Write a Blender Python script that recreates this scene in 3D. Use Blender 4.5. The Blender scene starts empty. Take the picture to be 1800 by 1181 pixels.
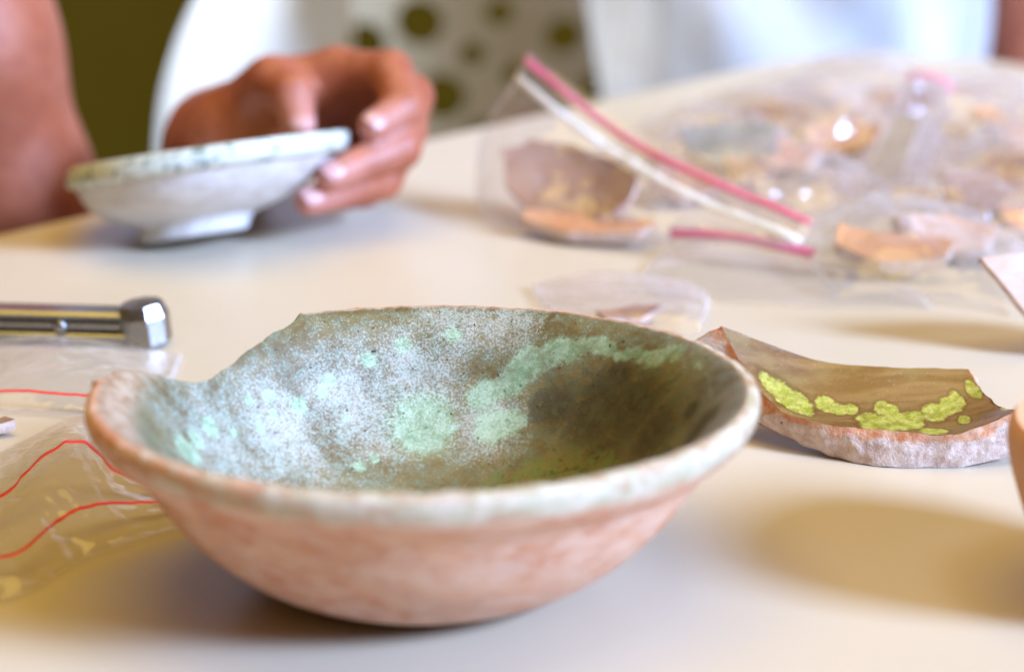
import bpy, math, random
import numpy as np
from mathutils import Vector, Matrix, noise

# ------------------------------------------------------------------ scene, camera, light
# all lengths below are centimetres; mesh builders convert to metres (CM)
CM = 0.01
scene = bpy.context.scene
COL = scene.collection
random.seed(7)

cam_d = bpy.data.cameras.new('camera')
cam = bpy.data.objects.new('camera', cam_d)
COL.objects.link(cam)
cam.location = (0, 0, 23.5*CM)
cam.rotation_euler = (math.radians(90-17.2), 0, 0)
cam_d.sensor_width = 36
cam_d.lens = 90
cam_d.clip_start = 0.01
cam_d.clip_end = 50
cam_d.dof.use_dof = True
cam_d.dof.focus_distance = 67.6*CM
cam_d.dof.aperture_fstop = 7.4
cam_d.dof.aperture_blades = 0
scene.camera = cam

world = bpy.data.worlds.new('World')
scene.world = world
world.use_nodes = True
bg = world.node_tree.nodes['Background']
bg.inputs[0].default_value = (1.0, 0.62, 0.20, 1)      # warm light bounced round the room
bg.inputs[1].default_value = 0.14

def area(name, loc, target, size, sizey, power, colr, spread=180):
    l = bpy.data.lights.new(name, 'AREA')
    l.shape = 'RECTANGLE'; l.size = size*CM; l.size_y = sizey*CM
    l.energy = power; l.color = colr; l.spread = math.radians(spread)
    o = bpy.data.objects.new(name, l); COL.objects.link(o)
    o.location = Vector(loc)*CM
    o.rotation_euler = (Vector(target)-Vector(loc)).to_track_quat('-Z', 'Y').to_euler()
    return o
# side window towards the camera's right, and the window behind the table
area('window_light_side', (340, -120, 204), (0, 75, 0), 105, 105, 560.0, (0.42, 0.60, 1.0))
area('skylight', (58, 28, 150), (-2, 66, 0), 44, 38, 4.6, (0.50, 0.66, 1.0))
area('window_light_back', (25, 235, 36), (5, 90, 20), 220, 50, 5.2, (0.60, 0.66, 1.0))
area('ceiling_bounce_fill', (-10, 70, 245), (-10, 70, 0), 230, 230, 46.0, (1.0, 0.71, 0.14))  # unseen warm fill added overhead, in place of bounce off the ceiling
area('window_light_left', (-150, 120, 95), (-16, 162, -6), 60, 60, 3.0, (0.66, 0.80, 1.0), 34)

scene.view_settings.view_transform = 'Standard'
scene.view_settings.look = 'None'
scene.view_settings.exposure = 0.12
scene.view_settings.gamma = 1.0
scene.cycles.use_denoising = True
scene.cycles.max_bounces = 6
scene.cycles.diffuse_bounces = 3
scene.cycles.glossy_bounces = 3
scene.cycles.use_adaptive_sampling = True
scene.cycles.adaptive_threshold = 0.02
scene.cycles.transparent_max_bounces = 24
scene.cycles.sample_clamp_indirect = 6.0

# ------------------------------------------------------------------ helpers
def tag(o, label=None, cat=None, group=None, kind=None):
    if label: o['label'] = label
    if cat: o['category'] = cat
    if group: o['group'] = group
    if kind: o['kind'] = kind
    return o

def empty(name, loc=(0, 0, 0)):
    o = bpy.data.objects.new(name, None); COL.objects.link(o)
    o.location = Vector(loc)*CM
    o.empty_display_size = .02
    return o

def mesh(name, verts, faces, m, parent=None, smooth=True, attrs=None):
    """verts in cm (relative to the parent when there is one)"""
    me = bpy.data.meshes.new(name)
    v = np.asarray(verts, dtype=np.float64)*CM
    me.from_pydata(v.tolist(), [], [tuple(int(i) for i in f) for f in faces])
    me.update()
    if smooth: me.polygons.foreach_set('use_smooth', [True]*len(me.polygons))
    if attrs:
        for k, a in attrs.items():
            at = me.attributes.new(k, 'FLOAT', 'POINT')
            at.data.foreach_set('value', np.asarray(a, dtype=np.float32))
    me.materials.append(m)
    o = bpy.data.objects.new(name, me); COL.objects.link(o)
    if parent is not None: o.parent = parent
    return o

def grid_faces(nu, nv, off=0, close_u=False, flip=False):
    """verts indexed v*nu+u"""
    f = []
    for j in range(nv-1):
        for i in range(nu if close_u else nu-1):
            a = off+j*nu+i; b = off+j*nu+(i+1) % nu; c = b+nu; d = a+nu
            f.append((a, d, c, b) if flip else (a, b, c, d))
    return f

def cr_matrix(n, m):
    """Catmull-Rom weights: n control points -> m samples"""
    M = np.zeros((m, n))
    for k in range(m):
        t = k/(m-1)*(n-1); i = min(int(t), n-2); f = t-i
        w = [(-f+2*f*f-f**3)/2, (2-5*f*f+3*f**3)/2, (f+4*f*f-3*f**3)/2, (-f*f+f**3)/2]
        for q, wq in zip((i-1, i, i+1, i+2), w):
            if q < 0: M[k, 0] += 2*wq; M[k, 1] -= wq
            elif q > n-1: M[k, n-1] += 2*wq; M[k, n-2] -= wq
            else: M[k, q] += wq
    return M

def patch(ctrl, nu, nv):
    c = np.array(ctrl, float)                      # [v][u][3]
    Mv = cr_matrix(c.shape[0], nv); Mu = cr_matrix(c.shape[1], nu)
    return np.einsum('ab,bcd,ec->aed', Mv, c, Mu)  # nv,nu,3

def grid_normals(P):
    du = np.gradient(P, axis=1); dv = np.gradient(P, axis=0)
    n = np.cross(du, dv); n /= np.linalg.norm(n, axis=2, keepdims=True)+1e-9
    return n

def fbm(x, y, z, s, oct=3):
    v = 0; a = 1; t = 0
    for _ in range(oct):
        v += a*noise.noise(Vector((x*s, y*s, z*s))); t += a; a *= .5; s *= 2.03
    return v/t

def spline(pts, n):
    c = np.array(pts, float); return cr_matrix(len(c), n) @ c

# ------------------------------------------------------------------ node helper
class NT:
    def __init__(s, name):
        s.m = bpy.data.materials.new(name); s.m.use_nodes = True
        s.t = s.m.node_tree; s.t.nodes.clear()
        s.out = s.t.nodes.new('ShaderNodeOutputMaterial')
        tc = s.t.nodes.new('ShaderNodeTexCoord')
        mp = s.t.nodes.new('ShaderNodeMapping'); mp.inputs['Scale'].default_value = (100, 100, 100)
        s.t.links.new(tc.outputs['Object'], mp.inputs['Vector']); s.co = mp.outputs[0]
    def n(s, typ, props=None, **inp):
        nd = s.t.nodes.new('ShaderNode'+typ)
        for k, v in (props or {}).items(): setattr(nd, k, v)
        for k, v in inp.items():
            key = int(k[1:]) if k[0] == '_' and k[1:].isdigit() else k.replace('__', ' ')
            s.set(nd.inputs[key], v)
        return nd
    def set(s, sock, v):
        if isinstance(v, bpy.types.NodeSocket): s.t.links.new(v, sock)
        elif isinstance(v, bpy.types.Node): s.t.links.new(v.outputs[0], sock)
        else:
            if isinstance(v, tuple) and len(v) == 3 and sock.type == 'RGBA': v = v+(1,)
            sock.default_value = v
    def noise(s, scale, detail=3, rough=.55, dist=0, vec=None):
        return s.n('TexNoise', Vector=vec or s.co, Scale=scale, Detail=detail, Roughness=rough, Distortion=dist).outputs['Fac']
    def math(s, op, a, b=0.0, clamp=False):
        return s.n('Math', dict(operation=op, use_clamp=clamp), _0=a, _1=b).outputs[0]
    def ramp(s, v, lo, hi, a=0.0, b=1.0):
        nd = s.n('MapRange', dict(interpolation_type='SMOOTHSTEP'))
        for i, q in enumerate((v, lo, hi, a, b)): s.set(nd.inputs[i], q)
        return nd.outputs[0]
    def mix(s, f, a, b, blend='MIX'):
        nd = s.t.nodes.new('ShaderNodeMix'); nd.data_type = 'RGBA'; nd.blend_type = blend
        s.set(nd.inputs[0], f); s.set(nd.inputs[6], a); s.set(nd.inputs[7], b)
        return nd.outputs[2]
    def attr(s, name):
        return s.n('Attribute', dict(attribute_name=name)).outputs['Fac']
    def bump(s, h, strength, dist):
        return s.n('Bump', Height=h, Strength=strength, Distance=dist*CM).outputs[0]
    def principled(s, **k):
        b = s.n('BsdfPrincipled', None, **k); s.t.links.new(b.outputs[0], s.out.inputs[0]); return b

# ------------------------------------------------------------------ materials
def m_table():
    s = NT('cream_laminate')
    big = s.noise(.06, 2)
    c = s.mix(s.ramp(big, .35, .65), (.60, .505, .375), (.63, .535, .40))
    # wiped and scuffed gloss
    st = s.n('Mapping', Vector=s.co); st.inputs['Scale'].default_value = (.25, 1.6, 1)
    r = s.math('ADD', s.math('MULTIPLY', s.noise(.30, 4, .6, .5, st.outputs[0]), .16), .28)
    s.principled(Base__Color=c, Roughness=r, IOR=1.5)
    return s.m
def m_plain(name, c1, c2, sc=.3, rough=.6, bump=.1, det=4, **k):
    s = NT(name)
    f = s.ramp(s.noise(sc, det), .3, .7)
    s.principled(Base__Color=s.mix(f, c1, c2), Roughness=rough, Normal=s.bump(s.noise(sc*8, 3), bump, .03), **k)
    return s.m
def m_glaze():
    """crusted olive glaze: blobs and patches are fields stored on the mesh, broken up by noise"""
    s = NT('olive_glaze')
    fine = s.noise(17, 3, .8); med = s.noise(.8, 5, .6, .5); mid = s.noise(3.0, 5, .7, .3)
    fj = s.math('SUBTRACT', fine, .5); mj0 = s.math('SUBTRACT', mid, .5); bj = s.math('SUBTRACT', med, .5)
    base = s.mix(s.ramp(med, .35, .62), (.13, .085, .030), (.20, .165, .075))
    base = s.mix(s.ramp(mid, .40, .66), base, (.15, .17, .10))
    jit = s.math('ADD', s.math('MULTIPLY', mj0, 2.2), s.math('ADD', s.math('MULTIPLY', bj, 1.6), s.math('MULTIPLY', fj, .8)))
    dk = s.ramp(s.math('ADD', s.attr('dark'), jit), -.2, .45)
    base = s.mix(s.math('MULTIPLY', dk, .85), base, s.mix(s.ramp(mid, .4, .6), (.040, .028, .010), (.075, .062, .030)))
    ol = s.ramp(s.math('ADD', s.attr('olive'), jit), -.3, .6)
    pits = s.ramp(s.noise(5.5, 3, .7), .56, .66)
    oc = s.mix(pits, s.mix(s.ramp(mid, .4, .6), (.21, .18, .045), (.14, .18, .045)), (.02, .016, .006))
    base = s.mix(s.math('MULTIPLY', ol, .85), base, oc)
    # mint blobs, their edges eaten away grain by grain, colour thinning and pooling inside
    mj = s.math('ADD', s.math('MULTIPLY', mj0, .6), s.math('ADD', s.math('MULTIPLY', bj, .4), s.math('MULTIPLY', fj, 1.0)))
    mt = s.ramp(s.math('ADD', s.attr('mint'), mj), -.12, .36)
    thin = s.ramp(s.noise(1.9, 4, .65), .32, .68, .62, 1.0)
    mc = s.mix(s.ramp(mid, .36, .64), (.19, .33, .19), (.40, .54, .38))
    base = s.mix(s.math('MULTIPLY', s.math('MULTIPLY', mt, thin), .85), base, mc)
    # fine pale salt grains; where thickest they also paint part of the sheen
    bl = s.math('ADD', s.math('MULTIPLY', s.attr('bloom_sheen'), .19), s.math('ADD', s.math('MULTIPLY', mj0, .3), s.math('MULTIPLY', bj, .18)))
    bl = s.math('SUBTRACT', bl, s.math('MULTIPLY', s.math('ADD', dk, s.math('MULTIPLY', ol, .6)), .10))
    sp = s.ramp(s.math('ADD', fine, bl), .475, .73)
    base = s.mix(s.math('MULTIPLY', sp, .68), base, s.mix(mt, s.mix(s.ramp(med, .4, .6), (.50, .56, .51), (.61, .62, .60)), (.52, .67, .52)))
    specks = s.ramp(s.noise(6.5, 2, .5), .70, .73)
    base = s.mix(specks, base, (.015, .012, .008))
    base = s.mix(s.ramp(s.attr('edge'), .1, .9), base, s.mix(s.ramp(mid, .4, .6), (.34, .20, .11), (.48, .37, .27)))
    h = fine
    s.principled(Base__Color=base, Roughness=s.math('ADD', s.ramp(fine, .3, .7, .30, .5), s.math('MULTIPLY', dk, .25)), Normal=s.bump(h, .5, .045), IOR=1.5)
    return s.m
def m_terracotta(name='terracotta', c1=(.53, .21, .10), c2=(.66, .36, .22), film=(.75, .57, .46), amount=.6, grey=.2):
    s = NT(name)
    a = s.noise(.45, 5, .6, .4); b = s.noise(1.3, 4, .7, .6); f = s.noise(13, 3, .75); g = s.noise(.7, 3, .65, .8)
    st = s.n('Mapping', Vector=s.co); st.inputs['Scale'].default_value = (.6, .6, 1.6)
    w = s.noise(1.7, 5, .7, .7, st.outputs[0])
    c = s.mix(s.ramp(a, .35, .65), c1, c2)
    c = s.mix(s.math('MULTIPLY', s.ramp(s.math('ADD', w, s.math('MULTIPLY', s.attr('chalk_lit'), .07)), .42, .72), amount), c, film)
    c = s.mix(s.math('MULTIPLY', s.ramp(g, .55, .68), grey), c, (.42, .35, .36))
    c = s.mix(s.math('MULTIPLY', s.ramp(f, .56, .72), .6), c, (.70, .58, .50))
    c = s.mix(s.math('MULTIPLY', s.ramp(f, .30, .42, .5, 0), 1.0), c, (.34, .17, .10))
    wn = s.attr('worn_lit')
    slip = s.mix(s.ramp(b, .38, .66), s.mix(s.ramp(w, .42, .58), (.42, .28, .17), (.45, .42, .27)), (.62, .55, .43))
    c = s.mix(s.math('MULTIPLY', s.ramp(s.math('ADD', wn, s.math('MULTIPLY', s.math('SUBTRACT', b, .5), 1.6)), .25, .75), .9), c, slip)
    s.principled(Base__Color=c, Roughness=.66, Normal=s.bump(f, .5, .04))
    return s.m
def m_break(name='broken_clay'):
    s = NT(name)
    a = s.noise(1.1, 4, .65, .2); b = s.noise(2.6, 4, .7); f = s.noise(14, 3, .7)
    fresh = s.mix(s.ramp(b, .35, .65), (.58, .21, .08), (.68, .42, .28))
    crust = s.mix(s.ramp(b, .38, .62), (.53, .385, .32), (.72, .585, .51))
    # 'fresh' field is 1 where the clay was chipped lately
    k = s.ramp(s.math('ADD', s.attr('fresh'), s.math('MULTIPLY', s.math('SUBTRACT', a, .5), 1.6)), .42, .62)
    c = s.mix(k, crust, fresh)
    c = s.mix(s.math('MULTIPLY', s.ramp(f, .6, .7), .35), c, (.68, .60, .56))
    c = s.mix(s.ramp(s.noise(4.6, 4, .7), .67, .72), c, (.04, .03, .025))
    s.principled(Base__Color=c, Roughness=.8, Normal=s.bump(s.math('ADD', s.math('MULTIPLY', f, .4), b), .7, .06))
    return s.m
def m_sherd_glaze():
    s = NT('brown_glaze')
    a = s.noise(.8, 4, .6); b = s.noise(4.2, 4, .65); f = s.noise(15, 3, .7)
    st = s.n('Mapping', Vector=s.co); st.inputs['Scale'].default_value = (.35, 2.0, 2.0)
    w = s.noise(1.2, 4, .6, .3, st.outputs[0])
    c = s.mix(s.ramp(w, .38, .62), (.17, .075, .020), (.25, .135, .045))
    c = s.mix(s.math('MULTIPLY', s.ramp(a, .45, .65), .55), c, (.24, .165, .05))
    c = s.mix(s.math('MULTIPLY', s.ramp(f, .58, .7), .38), c, (.42, .36, .28))
    fld = s.math('ADD', s.attr('blob'), s.math('ADD', s.math('MULTIPLY', s.math('SUBTRACT', b, .5), .55), s.math('MULTIPLY', s.math('SUBTRACT', f, .5), .3)))
    halo = s.ramp(fld, -.35, .02)
    c = s.mix(s.math('MULTIPLY', halo, .6), c, (.10, .042, .008))
    k = s.math('MULTIPLY', s.ramp(fld, -.08, .24), s.math('MULTIPLY', s.ramp(s.noise(2.2, 5, .7), .28, .55, .55, 1.0), s.ramp(f, .35, .5, .55, 1.0)))
    y = s.mix(s.ramp(b, .35, .65), (.30, .31, .03), (.50, .48, .11))
    c = s.mix(k, c, y)
    s.principled(Base__Color=c, Roughness=s.ramp(f, .3, .7, .34, .55), Normal=s.bump(f, .25, .03), Coat__Weight=.25, Coat__Roughness=.2)
    return s.m
def m_film(name='clear_film', haze=.05, tint=(.97, .97, .97), gl=.5):
    """thin polythene: see-through, milky where it turns edge-on, shiny; its folds are geometry"""
    s = NT(name)
    tr = s.n('BsdfTransparent', Color=tint)
    tl = s.n('BsdfTranslucent', Color=(.88, .85, .88))
    df = s.n('BsdfDiffuse', Color=(.88, .85, .88))
    milky = s.n('MixShader', _0=.5, _1=df.outputs[0], _2=tl.outputs[0])
    gs = s.n('BsdfGlossy', Color=(1, 1, 1), Roughness=.1)
    lw = s.n('LayerWeight', Blend=.5).outputs['Facing']
    hz = s.math('ADD', s.math('MULTIPLY', s.math('POWER', lw, 5.0), .45), haze)
    m1 = s.n('MixShader', _0=hz, _1=tr.outputs[0], _2=milky.outputs[0])
    fr = s.math('ADD', .05, s.math('MULTIPLY', s.math('POWER', lw, 6.0), gl))
    m2 = s.n('MixShader', _0=fr, _1=m1.outputs[0], _2=gs.outputs[0])
    s.t.links.new(m2.outputs[0], s.out.inputs[0])
    return s.m
def m_skin():
    s = NT('skin')
    a = s.noise(.5, 4); f = s.noise(9, 3)
    c = s.mix(s.ramp(a, .35, .65), (.36, .095, .042), (.43, .135, .07))
    c = s.mix(s.math('MULTIPLY', s.ramp(s.noise(1.6, 4, .65), .45, .68), .5), c, (.27, .06, .03))
    c = s.mix(s.ramp(s.attr('tip'), .0, 1.0, 0, .55), c, (.56, .25, .20))
    s.principled(Base__Color=c, Roughness=.5, Normal=s.bump(f, .3, .05), Subsurface__Weight=.12, Subsurface__Scale=.006)
    return s.m
def m_steel():
    s = NT('brushed_steel')
    st = s.n('Mapping', Vector=s.co); st.inputs['Scale'].default_value = (.4, 6, 6)
    f = s.noise(2.5, 4, .6, 0, st.outputs[0])
    s.principled(Base__Color=s.mix(f, (.26, .25, .24), (.42, .42, .42)), Metallic=1.0, Roughness=s.ramp(f, .3, .7, .22, .38))
    return s.m
def m_shirt():
    s = NT('white_striped_cotton')
    sx = s.n('SeparateXYZ', Vector=s.co)
    w = s.math('SINE', s.math('MULTIPLY', s.attr('around'), 62.0))
    k = s.ramp(w, .93, .99)
    c = s.mix(s.math('MULTIPLY', k, .45), (.70, .67, .65), (.32, .31, .36))
    s.principled(Base__Color=c, Roughness=.85, Normal=s.bump(s.noise(1.2, 4), .4, .2))
    return s.m
def m_small_bowl():
    s = NT('grey_slip')
    a = s.noise(.9, 4); f = s.noise(8, 3)
    c = s.mix(s.ramp(a, .35, .65), (.60, .575, .56), (.70, .68, .67))
    c = s.mix(s.math('MULTIPLY', s.ramp(s.noise(1.7, 4, .65), .48, .68), .5), c, (.42, .35, .29))
    c = s.mix(s.math('MULTIPLY', s.ramp(f, .6, .72), .35), c, (.35, .28, .22))
    s.principled(Base__Color=c, Roughness=.5, Normal=s.bump(f, .2, .03))
    return s.m
def m_rim_green():
    s = NT('green_splashed_glaze')
    a = s.noise(1.0, 3, .5, .6); b = s.noise(1.9, 4, .6, .8)
    c = s.mix(s.ramp(a, .3, .6), (.60, .66, .58), (.68, .71, .66))
    c = s.mix(s.math('MULTIPLY', s.ramp(b, .55, .63), .85), c, (.06, .13, .10))
    s.principled(Base__Color=c, Roughness=.3, Normal=s.bump(b, .2, .03))
    return s.m

M = dict(
    table=m_table(), glaze=m_glaze(), terra=m_terracotta(), brk=m_break(), sglaze=m_sherd_glaze(),
    film=m_film(), film2=m_film('milky_film', .055, (.985, .972, .978)), seam=m_film('seam_film', .30), skin=m_skin(), steel=m_steel(),
    pink=m_plain('pink_zip_plastic', (.80, .17, .30), (.86, .25, .38), .6, .3, .05),
    red=m_plain('red_zip_plastic', (.70, .025, .02), (.78, .05, .04), .6, .3, .05),
    white=m_plain('white_zip_plastic', (.80, .79, .78), (.86, .85, .84), .6, .35, .05),
    wall=m_plain('olive_wall_paint', (.075, .046, .003), (.092, .058, .005), .03, .9, .1, Specular__IOR__Level=0.0),
    floor=m_plain('brown_floor', (.10, .07, .045), (.14, .10, .06), .05, .5, .05),
    chair=m_plain('white_chair_plastic', (.78, .79, .80), (.84, .85, .86), .1, .35, .02),
    perf=m_plain('shaded_back_plastic', (.50, .455, .36), (.56, .51, .41), .1, .5, .05),  # beige puts the shade on the white chair's back into the colour
    edge=m_plain('brown_edge_band', (.42, .25, .10), (.50, .31, .14), .1, .4, .05),
    black=m_plain('black_plastic', (.012, .011, .010), (.02, .018, .016), .2, .5, .05),
    shirt=m_shirt(), slip=m_small_bowl(), rimgreen=m_rim_green(),
    nail=m_plain('fingernail', (.58, .30, .27), (.64, .35, .32), 1, .35, .02),
    clay_brown=m_terracotta('brown_clay', (.30, .15, .085), (.38, .21, .12), (.45, .36, .30), .4, .4),
    clay_pale=m_terracotta('pale_clay', (.62, .36, .24), (.70, .46, .34), (.72, .62, .55), .5, .15),
    clay_orange=m_terracotta('orange_clay', (.60, .26, .10), (.66, .33, .15), (.64, .46, .33), .25, .1),
    clay_tan=m_plain('tan_clay', (.36, .29, .21), (.44, .36, .27), .8, .7, .2),
    grey_glaze=m_plain('grey_green_glaze', (.17, .17, .13), (.34, .34, .29), 1.2, .4, .2),
)

# ------------------------------------------------------------------ setting: wall, floor
def quadobj(name, pts, m):
    return mesh(name, pts, [(0, 1, 2, 3)], m, smooth=False)
tag(quadobj('wall', [(-170, 262, -74), (190, 262, -74), (190, 262, 120), (-170, 262, 120)], M['wall']), kind='structure')
tag(quadobj('floor', [(-170, -60, -74), (190, -60, -74), (190, 262, -74), (-170, 262, -74)], M['floor']), kind='structure')

# ------------------------------------------------------------------ table
def build_table():
    C = np.array([17.8, 125.4]); u1 = np.array([-.697, -.717]); u2 = np.array([.717, -.697]); L, W, R = 175, 122, 8
    pts = []
    for (cx, cy, a0) in ((R, R, 180), (L-R, R, 270), (L-R, W-R, 0), (R, W-R, 90)):
        for k in range(13):
            a = math.radians(a0+k*7.5)
            p = C+u1*(cx+R*math.cos(a))+u2*(cy+R*math.sin(a)); pts.append(p)
    n = len(pts); pts = np.array(pts); cen = pts.mean(0)
    root = tag(empty('table', (cen[0], cen[1], 0)), 'cream laminate table top that carries the bowls, sherds and plastic bags', 'table')
    loc = pts-cen
    inn = loc*(1-.25/70)
    v = [(x, y, 0) for x, y in inn]+[(x, y, -.12) for x, y in loc*(1-.05/70)]
    f = [tuple(range(n))[::-1]]+[(i, (i+1) % n, n+(i+1) % n, n+i) for i in range(n)]
    f = [tuple(reversed(q)) for q in f]
    o = mesh('table_top', v, f, M['table'], root, smooth=False)
    v = [(x, y, -.121) for x, y in loc]+[(x, y, -2.6) for x, y in loc]
    f = [(i, n+i, n+(i+1) % n, (i+1) % n) for i in range(n)]+[tuple(range(2*n-1, n-1, -1)), tuple(range(n))]
    mesh('edge_band', v, f, M['edge'], root, smooth=False)
    for cx, cy in ((14, 14), (L-14, 14), (L-14, W-14), (14, W-14)):
        p = C+u1*cx+u2*cy-cen
        v = [(p[0]+2.2*math.cos(k*math.pi/8), p[1]+2.2*math.sin(k*math.pi/8), z) for z in (-2.61, -73.9) for k in range(16)]
        mesh('leg', v, grid_faces(16, 2, 0, True), M['steel'], root)
build_table()

# ------------------------------------------------------------------ the large bowl
BOWL = np.array([-2.08, 56.5, .06])
EXT = [(0, .06), (1.8, .03), (2.9, 0), (3.5, .10), (4.45, .55), (5.35, 1.22), (6.1, 2.0), (6.6, 2.68), (6.93, 3.15), (7.2, 3.42), (7.5, 3.64), (7.76, 3.88), (7.93, 4.13), (8.0, 4.38)]
LIP = [(8.0, 4.38), (7.97, 4.54), (7.87, 4.65), (7.70, 4.68)]
INT = [(7.70, 4.68), (7.42, 4.58), (7.08, 4.34), (6.72, 3.98), (6.36, 3.50), (6.0, 3.0), (5.35, 2.28), (4.5, 1.58), (3.4, 1.05), (2.0, .75), (0.0, .66)]
def build_bowl():
    root = tag(empty('bowl', BOWL), 'large chipped terracotta bowl with crusted green-spotted glaze inside, in the foreground', 'bowl')
    root.rotation_euler = (math.radians(-1.6), 0, 0); root.scale = (.972, .972, 1)
    NPH = 640
    ext = spline(EXT, 70); lip = spline(LIP, 14); inn = spline(INT, 150)
    prof = np.vstack([ext, lip[1:], inn[1:]])
    ne, nl = len(ext), len(ext)+len(lip)-1
    chip = ([0, 117, 122, 130, 140, 147, 153, 159, 165, 171, 360], [0, 0, .18, .42, .70, .86, .78, .52, .22, 0, 0])
    ph = np.arange(NPH)/NPH*2*math.pi
    V = np.zeros((len(prof), NPH, 3)); cut = np.zeros((len(prof), NPH))
    ez, er = ext[:, 1], ext[:, 0]
    i0 = np.argmax(ez > .2)
    for j in range(NPH):
        p = ph[j]; c, s_ = math.cos(p), math.sin(p)
        d = np.interp(math.degrees(p), *chip); dr = np.interp(math.degrees(p), [0, 104, 116, 124, 158, 168, 178, 360], [0, 0, .34, .8, .8, .4, 0, 0])
        r = prof[:, 0].copy(); z = prof[:, 1].copy()
        if dr > .004:
            if d > 0: d = max(0, d+min(1, d*6)*(.05*noise.noise(Vector((c*7, s_*7, 3)))+.02*noise.noise(Vector((c*34, s_*34, 5)))))
            zc = 4.68-d
            m = (z > zc) & (r > 5.0); m[:ne] = (z[:ne] > zc-dr) & (r[:ne] > 5.0); m[ne:nl] = True
            ro = np.interp(zc-dr, ez[i0:], er[i0:]); ri = np.interp(zc, inn[::-1, 1], inn[::-1, 0])
            idx = np.where(m)[0]; t = np.linspace(0, 1, len(idx))
            r[idx] = ro+(ri-ro)*t
            z[idx] = zc-dr*(1-t)+min(1, dr*3)*.06*np.array([noise.noise(Vector((c*14, s_*14, q*1.5))) for q in t])*np.sin(t*math.pi)
            cut[idx, j] = 1
        # hand-made irregularity
        w = np.clip(prof[:, 1]/4, 0, 1)
        wob = 1+w*(.008*math.sin(2*p+.6)+.006*math.sin(3*p+2))
        V[:, j, 0] = r*c*wob; V[:, j, 1] = r*s_*wob
        nick = np.clip((prof[:, 1]-4.1)/.4, 0, 1)*(.04*noise.noise(Vector((c*13, s_*13, 8)))+.02*noise.noise(Vector((c*40, s_*40, 2))))
        V[:, j, 2] = z+nick+w*w*(.05*math.sin(p*2+1.2)+.03*noise.noise(Vector((c*2, s_*2, 1))))
    # slight potting ripples
    P = V.reshape(-1, 3); R = np.hypot(P[:, 0], P[:, 1])
    J = len(prof)
    # ---- fields of the glaze, in bowl coordinates
    def surf(x, y):
        r = math.hypot(x, y); return np.array([x, y, np.interp(r, inn[::-1, 0], inn[::-1, 1])])
    I0 = nl-1                      # lining starts on the lip
    Q = V[I0:].reshape(-1, 3)
    def blob(lst):
        f = np.full(len(Q), -2.)
        for x, y, rad in lst:
            d = np.linalg.norm(Q-surf(x, y), axis=1); f = np.maximum(f, np.maximum(1-d/rad, -2))
        return f
    def line(pts, rad):
        pts = spline(pts, 30); f = np.full(len(Q), -2.)
        for x, y in pts:
            rd = rad*(1+1.0*noise.noise(Vector((x*1.1, y*1.1, 4)))); y += .25*noise.noise(Vector((x*1.7, y, 9)))
            d = np.linalg.norm(Q-surf(x, y), axis=1); f = np.maximum(f, np.maximum(1-d/rd, -2))
        return f
    k = 1/72.
    mint = blob([(-.22, 5.19, .98), (1.65, 4.95, .58), (2.15, 4.9, .42), (2.7, 5.8, .42), (3.3, 5.8, .45), (-1.65, 6.2, .27), (-.73, 6.6, .27), (.57, 6.81, .27), (-2.65, 5.58, .22),
                 (-3.4, 4.74, .27), (-4.13, 4.49, .20), (-4.63, 3.99, .15), (-4.01, 4.18, .14), (-2.82, 5.26, .19), (-4.3, 3.61, .18),
                 (-5.46, 2.38, .34), (-5.83, .76, .50), (-5.7, 1.5, .32), (-1.8, 3.87, .22), (-1.43, 4.22, .17), (-3.09, 2.14, .2), (-4.9, 2.9, .16), (-2.2, 5.0, .14)])
    mint = np.maximum(mint, line([(1.3, 5.6), (1.84, 5.7), (2.58, 5.81), (3.61, 5.72), (4.76, 4.97), (5.73, 4.0), (6.3, 3.6)], .40)-.10)
    mint = np.maximum(mint, line([(6.75, 2.6), (6.98, 1.6), (6.95, .5)], .26)-.75)
    dark = blob([(4.3, 3.95, 1.15), (3.3, 4.75, .75), (5.2, 3.2, 1.1), (5.6, 1.9, 1.0), (4.4, 2.6, .9), (5.3, .4, .9), (4.9, 4.3, .6), (6.6, -.6, .7), (6.5, 1.0, .35)])  # dark glaze patch, with some of the right wall's shade painted in
    olive = blob([(2.2, 2.9, .9), (3.4, 2.9, .9), (1.2, 2.6, .7), (4.3, 2.0, .9), (2.8, 3.3, .6), (.4, 2.7, .5)])
    bloom_sheen = np.clip(blob([(-1.98, 5.32, 2.2), (-3.9, 3.64, 2.2), (-5.2, 2.2, 2.2), (-.5, 6.2, 1.6), (.64, 7.2, 1.3), (2.1, 6.9, 1.1), (1.5, 5.0, 1.2)]), -.4, .8)  # pale salt, plus the left wall's sheen put into the colour
    bloom_sheen = np.maximum(bloom_sheen, -.35)
    edge = np.clip(1-np.arange(J-I0)/7., 0, 1)[:, None]*np.ones((1, NPH))
    lw = np.clip(1.2-np.abs(np.degrees(ph)-188)/42, 0, 1)[None, :]          # bare flange, widest at the left
    edge = np.maximum(edge, lw*np.clip((np.hypot(V[I0:, :, 0], V[I0:, :, 1])-6.55)/.7, 0, 1)).reshape(-1)
    # ---- split into body, lining and chipped edge
    fc = grid_faces(NPH, J, 0, True)
    cf = cut.reshape(-1)
    body, lin, brk = [], [], []
    for q in fc:
        j = q[0]//NPH
        if cf[list(q)].min() > 0: brk.append(q)
        elif j < I0: body.append(q)
        else: lin.append(q)
    def sub(name, faces, m, attrs=None, base=0):
        ids = np.unique(np.array(faces).ravel()); mp = {int(a): i for i, a in enumerate(ids)}
        at = {kk: np.asarray(a)[ids-base] for kk, a in (attrs or {}).items()}
        return mesh(name, P[ids], [tuple(mp[i] for i in f) for f in faces], m, root, attrs=at)
    ang = np.degrees(np.arctan2(P[:, 1], P[:, 0]))
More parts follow.
